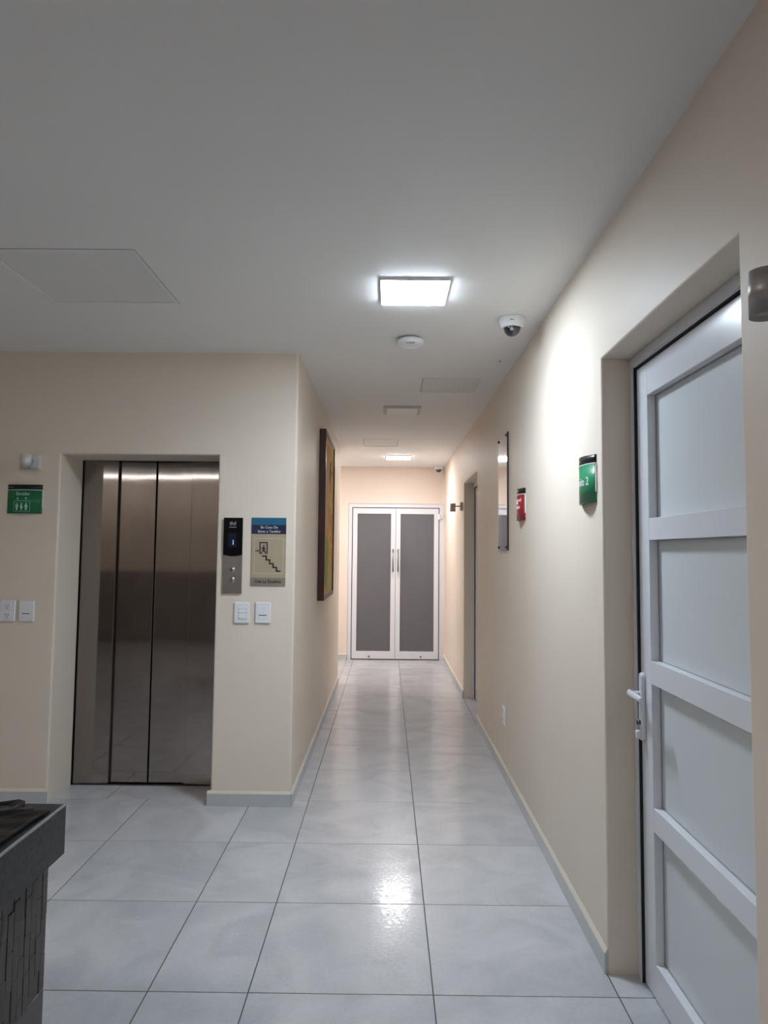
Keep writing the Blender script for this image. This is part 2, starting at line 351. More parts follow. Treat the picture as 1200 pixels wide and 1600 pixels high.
# baseboards: skirting pieces with a cream grout bevel on top
def baseboard(name, a, b, n, cuts, h=.067, t=.011):
    """a, b wall-foot points (x, y); n inward normal; cuts distances along the run"""
    root = S(empty(name)); A = Vector((*a, 0)); B = Vector((*b, 0)); d = (B - A).normalized(); L = (B - A).length; nn = Vector((*n, 0))
    cs = [0] + [c for c in cuts if 0.02 < c < L - .02] + [L]
    for c0, c1 in zip(cs, cs[1:]):
        bm = bmesh.new(); p = A + d * (c0 + .0007); q = A + d * (c1 - .0007)
        prof = [(0.0002, 0.0005), (t, 0.0005), (t, h - .001), (t - .001, h), (0.0002, h)]
        va = [bm.verts.new(p + nn * u + Vector((0, 0, z))) for u, z in prof]; vb = [bm.verts.new(q + nn * u + Vector((0, 0, z))) for u, z in prof]
        bm.faces.new(va); bm.faces.new(vb[::-1])
        for i in range(5): j = (i + 1) % 5; bm.faces.new((va[i], va[j], vb[j], vb[i]))
        obj('skirting_tile', bm, M['base_tile'], root)
    bm = bmesh.new(); prof = [(0.0002, h + .0003), (t, h + .0003), (t - .002, h + .004), (0.0002, h + .016)]
    va = [bm.verts.new(A + nn * u + Vector((0, 0, z))) for u, z in prof]; vb = [bm.verts.new(B + nn * u + Vector((0, 0, z))) for u, z in prof]
    bm.faces.new(va); bm.faces.new(vb[::-1])
    for i in range(4): j = (i + 1) % 4; bm.faces.new((va[i], va[j], vb[j], vb[i]))
    obj('grout_bead', bm, M['cream_grout'], root)
baseboard('baseboard_right', (WR, N1[1]), (WR, N2[0]), (-1, 0), [3.027 - N1[1] + .6 * k for k in range(7)])
baseboard('baseboard_right_near', (WR, HY), (WR, N1[0]), (-1, 0), [.6 * k for k in range(1, 7)])
baseboard('baseboard_right_far', (WR, N2[1]), (WR, EY), (-1, 0), [.42, 1.02, 1.62, 2.22])
baseboard('baseboard_left', (WL, FY - .011), (WL, LY), (1, 0), [.52 + .6 * k for k in range(7)])
baseboard('baseboard_front', (EL[1] - .018, FY), (WL, FY), (0, -1), [])
baseboard('baseboard_front_left', (HX, FY), (EL[0] - .0, FY), (0, -1), [.36 + .6 * k for k in range(8)])
baseboard('baseboard_end', (-2.6, EY), (DD[0], EY), (0, -1), [.5, 1.1, 1.7])

# ------------------------------------------------------------------ elevator doors (door_1)
d1 = S(empty('door_1', ((EL[0] + EL[1]) / 2, FY + .316, 0))); tag(d1, 'brushed stainless steel elevator door of four tall sliding panels')
ox, oy = d1.location.x, d1.location.y
def L1(x0, x1, y0, y1, z0, z1): return (x0 - ox, x1 - ox, y0 - oy, y1 - oy, z0, z1)
bm = bmesh.new(); add_box(bm, *L1(EL[0] - .03, EL[0] - .008, FY + .300, FY + .37, 0.0, 2.02)); add_box(bm, *L1(EL[1] + .008, EL[1] + .03, FY + .300, FY + .37, 0, 2.02)); add_box(bm, *L1(EL[0] - .008, EL[1] + .008, FY + .300, FY + .37, 2.0, 2.02))
obj('door_frame', bm, M['dark_steel'], d1)
obj('door_sill', (lambda b: (add_box(b, *L1(EL[0] - .008, EL[1] + .008, FY + .325, FY + .40, 0.0, 0.006)), b)[1])(bmesh.new()), M['dark_steel'], d1)
pe = [EL[0] - .002, -1.678, -1.449, -1.225, EL[1] + .002]
for k in range(4):
    fr = 0 if k in (0, 3) else .028
    x0, x1 = pe[k] + .003, pe[k + 1] - .003
    if k in (1, 2): x0 -= .0 if k == 2 else .02; x1 += .0 if k == 1 else .02
    bm = bmesh.new(); add_box(bm, *L1(x0 + (.0015 if k == 2 else 0), x1 - (.0015 if k == 1 else 0), FY + .318 + fr, FY + .340 + fr, .012, 1.992), bev=.003, seg=2)
    obj('door_panel', bm, M['steel'], d1)

# ------------------------------------------------------------------ hinged doors in the right wall niches
def hinged_door(name, y0, y1, label, lever=True):
    """frame face at x = .868; hinge side y0 (near), handle side y1 (far)"""
    r = S(empty(name, (0.868, y1, 0))); tag(r, label); W = y1 - y0; H = 2.13
    j = .045
    bm = bmesh.new()
    for a, b in ((-j, -.001), (-W + .001, -W + j)): add_box(bm, 0, .085, a, b, 0, H - j)
    add_box(bm, 0, .085, -W + .001, -.001, H - j, H - .001)
    # step of the frame profile
    add_box(bm, -.006, .004, -j + .004, -j + .014, 0, H - j + .010); add_box(bm, -.006, .004, -W + j - .014, -W + j - .004, 0, H - j + .010)
    add_box(bm, -.006, .004, -W + j - .014, -j + .014, H - j + .004, H - j + .014)
    obj('door_frame', bm, M['white_al'], r)
    bm = bmesh.new(); g = .012
    add_box(bm, -.002, .080, -j - .006, -j, 0.002, H - j); add_box(bm, .0005, .080, -W + j, -W + j + .0045, 0.002, H - j); add_box(bm, .0005, .080, -W + j, -j, H - j - .006, H - j)
    obj('gasket', bm, M['gasket'], r)
    ya, yb = -W + j + .006, -j - .008; z1 = H - j - .008; sw = .098
    f0, f1 = .006, .056
    bm = bmesh.new()
    rails = [(.006, .114), (.528, .604), (1.001, 1.077), (1.475, 1.548), (1.966, z1)]
    add_box(bm, f0, f1, yb - sw, yb, .006, z1, bev=.0015); add_box(bm, f0, f1, ya, ya + sw, .006, z1, bev=.0015)
    for a, b in rails: add_box(bm, f0 + .0004, f1 - .0004, ya + sw - .002, yb - sw + .002, a, b, bev=.0012)
    leaf = obj('door_leaf', bm, M['white_al'], r)
    for (a, b), (c, d) in zip(rails, rails[1:]):
        box('pane', (f0 + .030, f0 + .038, ya + sw - .004, yb - sw + .004, b - .004, c + .004), M['pane_white'], leaf)
        # glazing bead round the pane
        bm = bmesh.new()
        for (p0, p1, q0, q1) in ((ya + sw, ya + sw + .003, b, c), (yb - sw - .003, yb - sw, b, c), (ya + sw, yb - sw, b, b + .003), (ya + sw, yb - sw, c - .003, c)):
            add_box(bm, f0 + .0265, f0 + .030, p0, p1, q0, q1)
        obj('glazing_seal', bm, M['grey_pl'], leaf)
    # lever set
    if not lever: return r
    yh = yb - .026
    bm = bmesh.new(); hw_, rr = .017, .017
    outl = [(yh + rr * math.cos(t), 1.011 + rr * math.sin(t)) for t in [PI * k / 10 for k in range(11)]] + [(yh - rr * math.cos(t), .817 - rr * math.sin(t)) for t in [PI * k / 10 for k in range(11)]]
    sh = lambda kk, xx: [bm.verts.new((xx, yh + (p - yh) * kk, .914 + (z_ - .914) * (1 - (1 - kk) * .15))) for p, z_ in outl]
    rings = [sh(1, f0), sh(1, f0 - .008), sh(.86, f0 - .013), sh(.55, f0 - .0145)]
    for ra, rb in zip(rings, rings[1:]):
        for k in range(len(outl)): bm.faces.new((ra[k], ra[(k + 1) % len(outl)], rb[(k + 1) % len(outl)], rb[k])).smooth = True
    bm.faces.new(rings[0]); bm.faces.new(rings[-1]); obj('handle_plate', bm, M['white_al'], leaf)
    bm = bmesh.new(); add_lathe(bm, [(.011, 0), (.011, .034), (.009, .036)], (f0 - .046, yh, .955), 'X', 16)
    n = 10
    pts = [(f0 - .046 - .006 * math.sin(PI * i / n), yh + .014 - .128 * i / n, .955 + .004 * math.sin(PI * i / n)) for i in range(n + 1)]
    prev = None
    for i, p in enumerate(pts):
        hh = .0145 - .004 * i / n; ww = .008
        ring = [bm.verts.new((p[0] + ww * math.cos(a), p[1], p[2] + hh * math.sin(a))) for a in [2 * PI * k / 12 for k in range(12)]]
        if prev:
            for k in range(12): bm.faces.new((prev[k], prev[(k + 1) % 12], ring[(k + 1) % 12], ring[k])).smooth = True
        else: bm.faces.new(ring)
        prev = ring
    bm.faces.new(prev)
    obj('lever_handle', bm, M['white_al'], leaf)
    bm = bmesh.new(); add_lathe(bm, [(.0085, 0), (.0085, .012)], (f0 - .025, yh, .862), 'X', 16); obj('lock_cylinder', bm, M['dark_steel'], leaf)
    bm = bmesh.new(); add_box(bm, f0 - .030, f0 - .012, yh - .010, yh + .012, .806, .836, bev=.006, seg=2); obj('thumb_turn', bm, M['white_al'], leaf)
    return r
hinged_door('door_2', N1[0], N1[1], 'white aluminium door with four frosted panels, nearest on the right')
hinged_door('door_3', N2[0], N2[1], 'white aluminium door deep in the far niche of the right wall', False)

# ------------------------------------------------------------------ double door at the corridor end (door_4)
d4 = S(empty('door_4', (.1105, EY + .012, 0))); tag(d4, 'white double door with dark grey frosted glass at the corridor end')
W = DD[1] - DD[0]; hw = W / 2; j = .048
bm = bmesh.new(); add_box(bm, -hw + .001, -hw + j, 0, .07, 0, DD[2] - j); add_box(bm, hw - j, hw - .001, 0, .07, 0, DD[2] - j); add_box(bm, -hw + .001, hw - .001, 0, .07, DD[2] - j, DD[2] - .001)
obj('door_frame', bm, M['white_al'], d4)
bm = bmesh.new(); add_box(bm, -hw + j, -hw + j + .012, .006, .06, .001, DD[2] - j); add_box(bm, hw - j - .012, hw - j, .006, .06, .001, DD[2] - j); add_box(bm, -hw + j, hw - j, .006, .06, DD[2] - j - .012, DD[2] - j); add_box(bm, -.01, .01, .035, .06, .001, 2.03); add_box(bm, -hw + j, hw - j, .006, .06, .001, .011)
obj('gasket', bm, M['gasket'], d4)
for s in (-1, 1):
    inner, outer = .002, hw - j - .011
    sw = .062; z0, z1 = .012, DD[2] - j - .011
    xs = sorted((s * inner, s * outer))
    bm = bmesh.new()
    add_box(bm, xs[0], xs[0] + sw, .001, .045, z0, z1, bev=.0015); add_box(bm, xs[1] - sw, xs[1], .001, .045, z0, z1, bev=.0015)
    for a, b in ((z0, .113), (1.948, z1)): add_box(bm, xs[0] + sw - .002, xs[1] - sw + .002, .0014, .0446, a, b, bev=.0012)
    leaf = obj('door_leaf', bm, M['white_al'], d4)
    box('glass_pane', (xs[0] + sw - .003, xs[1] - sw + .003, .014, .022, .110, 1.951), M['glass_grey'], leaf)
    hx = s * .034
    bm = bmesh.new(); add_lathe(bm, [(.0095, 0), (.0095, .30)], (hx, -.045, 1.172), 'Z', 14)
    add_lathe(bm, [(.008, 0), (.008, .046)], (hx, -.045, 1.20), 'Y', 12); add_lathe(bm, [(.008, 0), (.008, .046)], (hx, -.045, 1.445), 'Y', 12)
    obj('pull_handle', bm, M['panel_steel'], leaf)
    bm = bmesh.new(); add_lathe(bm, [(.012, 0), (.012, .012), (.006, .014)], (s * .345, -.012, .042), 'Y', 14); obj('floor_bolt', bm, M['dark_steel'], leaf)
ds = empty('door_alarm_contact', (.722, EY, 1.91)); tag(ds, 'small white two-piece contact alarm at the double door top right corner', 'sensor')
bm = bmesh.new(); add_box(bm, -.052, -.016, -.028, .009, -.035, .038, bev=.006, seg=2); obj('contact_body', bm, M['white_pl'], ds)
bm = bmesh.new(); add_box(bm, .006, .024, -.022, .010, -.020, .048, bev=.004, seg=2); obj('magnet_block', bm, M['white_pl'], ds)
bm = bmesh.new()
pts = [(-.02, -.012, -.03), (-.008, -.012, .0), (.004, -.012, -.022), (.018, -.012, -.010), (.028, -.012, -.035), (.038, -.012, -.045)]
for a, b in zip(pts, pts[1:]):
    A, B = Vector(a), Vector(b); d = (B - A).normalized(); u = d.cross(Vector((0, 1, 0))).normalized() * .002; v = Vector((0, .002, 0))
    ra = [bm.verts.new(A + u * c + v * e) for c, e in ((1, 1), (-1, 1), (-1, -1), (1, -1))]; rb = [bm.verts.new(B + u * c + v * e) for c, e in ((1, 1), (-1, 1), (-1, -1), (1, -1))]
    for i in range(4): bm.faces.new((ra[i], ra[(i + 1) % 4], rb[(i + 1) % 4], rb[i]))
obj('cable', bm, M['white_pl'], ds)

# ------------------------------------------------------------------ ceiling things
def access_panel(name, p, label, rim, group='ceiling access panels'):
    r = empty(name, ((p[0] + p[1]) / 2, (p[2] + p[3]) / 2, CZ)); hx, hy = (p[1] - p[0]) / 2, (p[3] - p[2]) / 2; g = .004
    tag(r, label, 'access panel', group)
    bm = bmesh.new()
    for a in ((-hx + g, hx - g, hy - g - rim, hy - g), (-hx + g, hx - g, -hy + g, -hy + g + rim), (-hx + g, -hx + g + rim, -hy + g + rim, hy - g - rim), (hx - g - rim, hx - g, -hy + g + rim, hy - g - rim)): add_box(bm, *a, -.002, .008)
    obj('panel_rim', bm, M['panel_rim'], r)
    box('gap_shade', (-hx + .0003, hx - .0003, -hy + .0003, hy - .0003, .0085, .059), M['gasket'], r)  # dark block above the board, so the gaps around it read as shade
    box('panel_board', (-hx + g + rim - .001, hx - g - rim + .001, -hy + g + rim - .001, hy - g - rim + .001, .002, .0083), M['panel_paint'], r)
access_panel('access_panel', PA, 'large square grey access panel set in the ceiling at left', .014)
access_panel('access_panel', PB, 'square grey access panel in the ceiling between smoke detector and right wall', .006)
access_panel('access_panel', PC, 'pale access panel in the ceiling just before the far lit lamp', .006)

def ceiling_light(x, y, m, label, rim=.004, watt=0, col=COOL):
    r = empty('ceiling_light', (x, y, CZ)); tag(r, label, 'ceiling light', 'square ceiling lamps')
    h = .148; bm = bmesh.new()
    for a in ((-h, h, h - rim, h), (-h, h, -h, -h + rim), (-h, -h + rim, -h + rim, h - rim), (h - rim, h, -h + rim, h - rim)): add_box(bm, *a, -.014, 0, bev=.002)
    add_box(bm, -h + rim, h - rim, -h + rim, h - rim, -.006, 0)
    obj('lamp_frame', bm, M['shaded_rim'] if rim > .01 else M['white_pl'], r)
    bm = bmesh.new(); add_box(bm, -h + rim + .001, h - rim - .001, -h + rim + .001, h - rim - .001, -.0185, -.0062, bev=.002, seg=2); obj('diffuser', bm, m, r)
    if watt:
        ld = bpy.data.lights.new('led_board', 'AREA'); ld.shape = 'SQUARE'; ld.size = .27; ld.energy = watt; ld.color = col; ld.spread = math.radians(150)
        lo = bpy.data.objects.new('led_board', ld); COL.objects.link(lo); lo.parent = r; lo.location = (0, 0, -.020)
    return r
ceiling_light(.108, 3.10, M['diff_near'], 'lit square ceiling lamp nearest the camera, glowing bluish white', watt=NEAR_WATT)
ceiling_light(.108, 5.76, M['diff_off'], 'unlit square ceiling lamp halfway down the corridor', .024)
ceiling_light(.125, 8.62, M['diff_far'], 'lit square ceiling lamp near the double door', watt=FAR_WATT, col=(1.0, 0.96, 0.97))
ceiling_light(-1.7, 8.75, M['diff_side'], 'lit square ceiling lamp in the side passage left of the double door')
ceiling_light(-1.75, .15, M['diff_fill'], 'added unseen square fill lamp above the reception counter')  # added out of view to lift the ambient light of the hall
# long lamp of the hall behind the camera (its reflection draws the line across the elevator doors)
r = empty('linear_ceiling_lamp', (-3.75, -2.0, CZ)); tag(r, 'long linear ceiling lamp in the hall behind the camera', 'ceiling light')
box('lamp_body', (-1.75, 1.75, -.06, .06, -.03, 0), M['white_pl'], r, bev=.003); box('diffuser', (-1.73, 1.73, -.009, .009, -.036, -.0302), M['diff_hall'], r, bev=.004)

r = empty('smoke_detector', (.114, 3.815, CZ)); tag(r, 'round white smoke detector on the ceiling behind the lit lamp', 'smoke detector')
bm = bmesh.new(); add_lathe(bm, [(.052, 0), (.052, -.008)], n=36); obj('mounting_base', bm, M['grey_pl'], r)
bm = bmesh.new(); add_lathe(bm, [(.066, -.0082), (.072, -.012), (.072, -.030), (.060, -.040), (.02, -.043), (0.0, -.043)], n=40); obj('detector_cover', bm, M['white_pl'], r)
bm = bmesh.new(); add_box(bm, -.022, .022, -.064, -.050, -.0425, -.037); obj('sensing_slot', bm, M['grey_pl'], r)
def dome_camera(x, y, label, s=1.0):
    r = empty('dome_camera', (x, y, CZ)); tag(r, label, 'security camera', 'ceiling dome cameras')
    bm = bmesh.new(); add_lathe(bm, [(.066 * s, 0), (.067 * s, -.008 * s), (.064 * s, -.020 * s), (.054 * s, -.044 * s), (.044 * s, -.050 * s), (.043 * s, -.044 * s)], n=40); obj('camera_base', bm, M['white_pl'], r)
    bm = bmesh.new(); add_lathe(bm, [(.042 * s * math.cos(a), -.046 * s - .044 * s * math.sin(a)) for a in [PI / 2 * i / 10 for i in range(10)]] + [(0, -.090 * s)], n=36); obj('camera_dome', bm, M['dome'], r)
    bm = bmesh.new(); add_lathe(bm, [(.0, -.002), (.009 * s, -.002), (.010 * s, .012)], (-.008 * s, -.0405 * s, -.062 * s), 'Y', 16); obj('camera_lens', bm, M['grey_pl'], r)
    bm = bmesh.new(); add_box(bm, -.020 * s, .000, -.0625 * s, -.058 * s, -.026 * s, -.020 * s); obj('name_strip', bm, M['grey_pl'], r)
dome_camera(.605, 3.475, 'white dome security camera with smoked bubble by the right wall, nearest')
dome_camera(.672, 9.52, 'small dome security camera above the double door corner', .95)
bm = bmesh.new(); add_lathe(bm, [(.008, 0), (.008, -.003), (.004, -.006), (0, -.006)], n=12); tag(obj('ceiling_screw', bm, M['grey_pl'], None, loc=(.667, 4.257, CZ)), 'tiny grey screw head in the bare ceiling beyond the near dome camera', 'screw')

# ------------------------------------------------------------------ wall lamps
def wall_lamp(loc, rz, m, label, tilt=0.0):
    """wall at local y = 0, lamp reaches to local -y"""
    r = empty('wall_lamp', loc, rz); tag(r, label, 'wall lamp', 'cylinder wall lamps')
    bm = bmesh.new(); add_box(bm, -.040, .040, -.026, -.0005, -.042, .042, bev=.003, seg=2); obj('wall_plate', bm, m, r)
    bm = bmesh.new(); add_lathe(bm, [(.006, 0), (.006, .050)], (0, -.075, .0), 'Y', 12); obj('swivel_arm', bm, M['lamp_body'], r)
    bm = bmesh.new(); add_lathe(bm, [(.023, -.032), (.025, -.032), (.0285, -.041), (.0285, .041), (.026, .041), (.023, .034)], (0, 0, 0), 'Z', 32)
    for v in bm.verts: v.co = Matrix.Rotation(tilt, 3, 'Y') @ v.co + Vector((0, -.099, -.013))
    obj('lamp_shade', bm, m, r)
    bm = bmesh.new(); add_lathe(bm, [(.0229, -.030), (.0229, -.026)], (0, -.099, -.013), 'Z', 24); obj('lamp_glass', bm, M['grey_pl'], r)
wall_lamp((-2.054, FY, 1.932), 0, M['lamp_white'], 'pale cylinder wall lamp above the elevator sign')
wall_lamp((WR, 7.335, 1.905), -PI / 2, M['lamp_body'], 'small grey cylinder wall lamp at the far end of the right wall', .0)
wall_lamp((WR, 1.245, 1.901), -PI / 2, M['lamp_body'], 'grey metal cylinder wall lamp beside the nearest white door')

# ------------------------------------------------------------------ signs
def person_pts(cx, z0, h, dress=False):
    s = h
    if dress: return [(cx - .08 * s, z0), (cx - .08 * s, z0 + .28 * s), (cx - .22 * s, z0 + .30 * s), (cx - .10 * s, z0 + .74 * s), (cx + .10 * s, z0 + .74 * s), (cx + .22 * s, z0 + .30 * s), (cx + .08 * s, z0 + .28 * s), (cx + .08 * s, z0)]
    return [(cx - .12 * s, z0), (cx - .12 * s, z0 + .36 * s), (cx - .19 * s, z0 + .38 * s), (cx - .19 * s, z0 + .74 * s), (cx + .19 * s, z0 + .74 * s), (cx + .19 * s, z0 + .38 * s), (cx + .12 * s, z0 + .36 * s), (cx + .12 * s, z0)]
def disc_pts(cx, cz, r, n=12): return [(cx + r * math.cos(2 * PI * i / n), cz + r * math.sin(2 * PI * i / n)) for i in range(n)]
def curved_sign(loc, rz, w, h, bulge, face, label, print_mat, group, head=.19, side=1):
    r = empty('curved_sign', loc, rz); tag(r, label, 'sign', group)
    arc = lambda x: -bulge * (1 - (2 * x / w) ** 2)
    n = 18
    def strip(name, z0, z1, m, out, x0=-w / 2, x1=w / 2, inn=None):
        bm = bmesh.new(); A = []
        for i in range(n + 1):
            x = x0 + (x1 - x0) * i / n; yo = arc(x) - out; yi = (-.0005 if inn is None else arc(x) + inn)
            A.append([bm.verts.new((x, yo - .004, z0)), bm.verts.new((x, yo - .004, z1)), bm.verts.new((x, yi, z1)), bm.verts.new((x, yi, z0))])
        for a, b in zip(A, A[1:]):
            for k in range(4): f = bm.faces.new((a[k], a[(k + 1) % 4], b[(k + 1) % 4], b[k])); f.smooth = (k == 0)
        bm.faces.new(A[0]); bm.faces.new(A[-1][::-1]); return obj(name, bm, m, r)
    zh = h / 2 - head * h
    strip('sign_body', -h / 2 + .003, h / 2 - .003, M['sign_body'], -.003)
    strip('sign_header', zh + .003, h / 2, M['header'], .0, inn=.003)
    strip('white_line', zh - .001, zh + .0028, M['white'], .0004, inn=.003)
    strip('sign_face', -h / 2, zh - .0012, face, .0, inn=.003)
    box('side_strip', (w / 2 + .0005, w / 2 + .006, -.006, -.0005, -h / 2 + .22 * h, zh - .002), M['white'], r)
    return r, lambda x: arc(x) - .0048, zh
g = 'curved door signs'
r, ya, zh = curved_sign((-2.098, FY, 1.714), 0, .200, .166, .014, M['green_dk'], 'green elevator sign with three figures, under the pale wall lamp', M['mint'], g)
text('lettering', 'Elevador', .0285, M['mint'], r, -.006, 0, .0295, arc=ya, sx=.82, bold=.0003)
bm = bmesh.new()
for k, c in enumerate((-.039, -.012, .015)):
    add_poly(bm, person_pts(c, -.065, .043, k == 1), -.0004, .0004); add_poly(bm, disc_pts(c, -.0275, .0044), -.0004, .0004)
for (cx, up) in ((-.036, -1), (.013, 1)):
    zc = .003
    add_poly(bm, [(cx - .008, zc), (cx, zc + .008 * up), (cx + .008, zc)], -.0004, .0004); add_poly(bm, [(cx - .0018, zc), (cx + .0018, zc), (cx + .0018, zc - .007 * up), (cx - .0018, zc - .007 * up)], -.0004, .0004)
for z0 in (-.0725, -.0125):
    for k in range(10): add_box(bm, -.057 + .0093 * k, -.057 + .0093 * (k + 1), -.0004, .0004, z0, z0 + .0018)
for a in (-.058, .035): add_box(bm, a, a + .0018, -.0004, .0004, -.0715, -.0115)
for v in bm.verts: v.co.y += ya(v.co.x)
obj('pictogram', bm, M['mint'], r)
bm = bmesh.new(); add_box(bm, -.092, -.066, -.0004, .0004, .066, .068)
for v in bm.verts: v.co.y += ya(v.co.x)
obj('header_mark', bm, M['grey_pl'], r)
r, ya, zh = curved_sign((WR, 2.722, 1.705), -PI / 2, .200, .178, .028, M['green'], 'curved green sign reading Suite 2 beside the nearest white door', M['white'], g)
text('lettering', 'Suite 2', .044, M['white'], r, .066, 0, -.008, align='RIGHT', arc=ya, sx=.86, bold=.0006)
r, ya, zh = curved_sign((WR, 4.075, 1.703), -PI / 2, .196, .178, .026, M['red'], 'curved red sign on the right wall beside the polished metal plaque', M['white'], g)
text('lettering', 'Solo personal', .026, M['white'], r, .000, 0, .024, arc=ya, sx=.9, bold=.0004); text('lettering', 'autorizado', .026, M['white'], r, .000, 0, -.016, arc=ya, sx=.9, bold=.0004)

# evacuation sign
px0, px1, pz0, pz1 = -.782, -.583, 1.228, 1.619
r = empty('evacuation_sign', ((px0 + px1) / 2, FY, pz0)); tag(r, 'tan and blue earthquake evacuation sign with stairs pictogram, beside the elevator panel', 'sign')
w_, h_ = px1 - px0, pz1 - pz0
Z = lambda f: h_ * (1 - f); X = lambda f: w_ * (f - .5)
box('sign_plate', (-w_ / 2, w_ / 2, -.004, -.0005, 0, h_), M['tan'], r)
box('blue_band', (-w_ / 2, w_ / 2, -.0048, -.0041, Z(.105), Z(0)), M['blue'], r)
box('navy_band', (-w_ / 2, w_ / 2, -.0048, -.0041, Z(.24), Z(.1055)), M['navy'], r)
box('taupe_band', (-w_ / 2, w_ / 2, -.0048, -.0041, Z(1), Z(.88)), M['taupe'], r)
bm = bmesh.new()
for a in ((.085, .93, .300, .307), (.085, .93, .813, .820), (.085, .097, .307, .813), (.918, .93, .307, .813)): add_box(bm, X(a[0]), X(a[1]), -.0046, -.0041, Z(a[3]), Z(a[2]))
obj('border_line', bm, M['tan_lt'], r)
text('lettering', 'En Caso De', .0205, M['white'], r, 0.002, -.0052, Z(.142)); text('lettering', 'Sismo o Temblor', .0205, M['white'], r, 0.002, -.0052, Z(.203), sx=.92)
text('lettering', 'Use La Escalera', .0255, M['black'], r, 0.0, -.0052, Z(.935), sx=.93, bold=.0004)
bm = bmesh.new(); q = (-.0050, -.0041)
for a in ((.235, .475, .358, .374), (.235, .268, .374, .532), (.442, .475, .374, .532), (.24, .30, .518, .532)): add_box(bm, X(a[0]), X(a[1]), *q, Z(a[3]), Z(a[2]))
P = lambda pts: add_poly(bm, [(X(x), Z(y)) for x, y in pts], *q)
add_poly(bm, disc_pts(X(.362), Z(.412), .0042), *q)
P([(.335, .425), (.375, .428), (.375, .470), (.330, .470)]); P([(.345, .465), (.375, .465), (.420, .500), (.425, .530), (.400, .530), (.392, .508), (.345, .480)])
P([(.330, .465), (.360, .465), (.350, .490), (.300, .530), (.275, .530), (.325, .485)]); P([(.340, .428), (.335, .443), (.300, .455), (.300, .470), (.285, .470), (.285, .448)]); P([(.370, .428), (.385, .445), (.420, .452), (.420, .462), (.380, .458), (.365, .445)])
sx_, sy_ = .32, .555
for k in range(5):
    add_box(bm, X(sx_), X(sx_ + .14), *q, Z(sy_ + .019), Z(sy_))
    if k < 4: add_box(bm, X(sx_ + .100), X(sx_ + .14), *q, Z(sy_ + .070), Z(sy_ + .019))
    sx_ += .100; sy_ += .0545
P([(.115, .482), (.175, .482), (.175, .468), (.225, .487), (.175, .506), (.175, .492), (.115, .492)])
obj('pictogram', bm, M['black'], r)

# elevator call panel
r = empty('elevator_call_panel', (-.8865, FY, 1.184)); tag(r, 'tall steel and black elevator call panel with a blue 1 on its display', 'control panel')
box('steel_plate', (-.0545, .0545, -.012, -.0005, 0, .433), M['panel_steel'], r, bev=.0015)
bm = bmesh.new(); n = 12
pts = [(-.0545, .433), (-.0545, .220)] + [(-.0545 + .109 * i / n, .220 - .008 * math.sin(PI * i / n)) for i in range(1, n)] + [(.0545, .220), (.0545, .433)]
add_poly(bm, pts, -.0150, -.0121); obj('black_glass', bm, M['black_gl'], r)
box('display', (-.026, .020, -.0158, -.0151, .262, .345), M['screen'], r)
text('digit', '1', .040, M['digit'], r, .002, -.0163, .290, sx=.7)
text('lettering', 'thd', .033, M['logo'], r, -.002, -.0156, .400, sx=.85); text('lettering', 'elevadores', .0095, M['logo'], r, -.002, -.0156, .379, bold=.0002)
for z in (.136, .078):
    bm = bmesh.new(); add_lathe(bm, [(.0155, 0), (.0165, -.002), (.0145, -.004), (.0135, -.003)], (0, -.0121, z), 'Y', 28)
    b = obj('button_ring', bm, M['chrome'], r); bm = bmesh.new(); add_lathe(bm, [(.0134, 0), (.0128, -.0035), (0, -.0045)], (0, -.0121, z), 'Y', 28); obj('call_button', bm, M['panel_steel'], b)

# ------------------------------------------------------------------ switches and sockets
def plate(name, loc, rz, kindw, label, cat, group, hw=.045, hh=.0605):
    r = empty(name, loc, rz); tag(r, label, cat, group)
    bm = bmesh.new(); add_box(bm, -hw, hw, -.010, -.0005, -hh, hh, bev=.006, seg=3); obj('cover_plate', bm, M['white_pl'], r)
    if kindw == 'socket':
        for z in (.026, -.026):
            f = box('socket_face', (-.020, .020, -.0125, -.0095, z - .020, z + .020), M['white_pl'], r, bev=.001)
            bm = bmesh.new(); add_box(bm, -.009, -.006, -.0132, -.0124, z + .001, z + .010); add_box(bm, .006, .009, -.0132, -.0124, z + .001, z + .010); add_lathe(bm, [(.003, -.0132), (.003, -.0124)], (0, 0, z - .008), 'Y', 12)
            obj('socket_slot', bm, M['gasket'], f)
    elif kindw == 'two':
        box('rocker_button', (-.017, .026, -.0145, -.0095, .001, .020), M['white_pl'], r, bev=.0015); box('rocker_button', (-.017, .026, -.0145, -.0095, -.034, -.001), M['white_pl'], r, bev=.0015)
        bm = bmesh.new(); add_box(bm, -.0185, .0275, -.0105, -.0099, -.036, .022); obj('rocker_surround', bm, M['grey_pl'], r)
    elif kindw == 'bar':
        box('blank_insert', (-.024, .024, -.0115, -.0095, -.036, .036), M['white_pl'], r, bev=.001); box('finger_slot', (-.022, .022, -.0120, -.0114, -.016, -.012), M['gasket'], r)
    return r
sg = 'switch and socket plates'
plate('power_socket', (-2.168, FY, 1.072), 0, 'socket', 'white double socket plate under the elevator sign, at the left edge', 'socket', sg)
plate('blank_wall_plate', (-2.060, FY, 1.072), 0, 'bar', 'white wall plate with one thin slot, between the socket and the elevator', 'switch', sg)
plate('light_switch', (-.828, FY, 1.075), 0, 'two', 'white light switch with two rockers under the elevator call panel', 'switch', sg)
plate('blank_wall_plate', (-.707, FY, 1.076), 0, 'bar', 'white wall plate with a dark slot under the evacuation sign', 'switch', sg)
plate('power_socket', (WR, 4.71, .388), -PI / 2, 'socket', 'cream white socket plate low on the right wall', 'socket', sg)

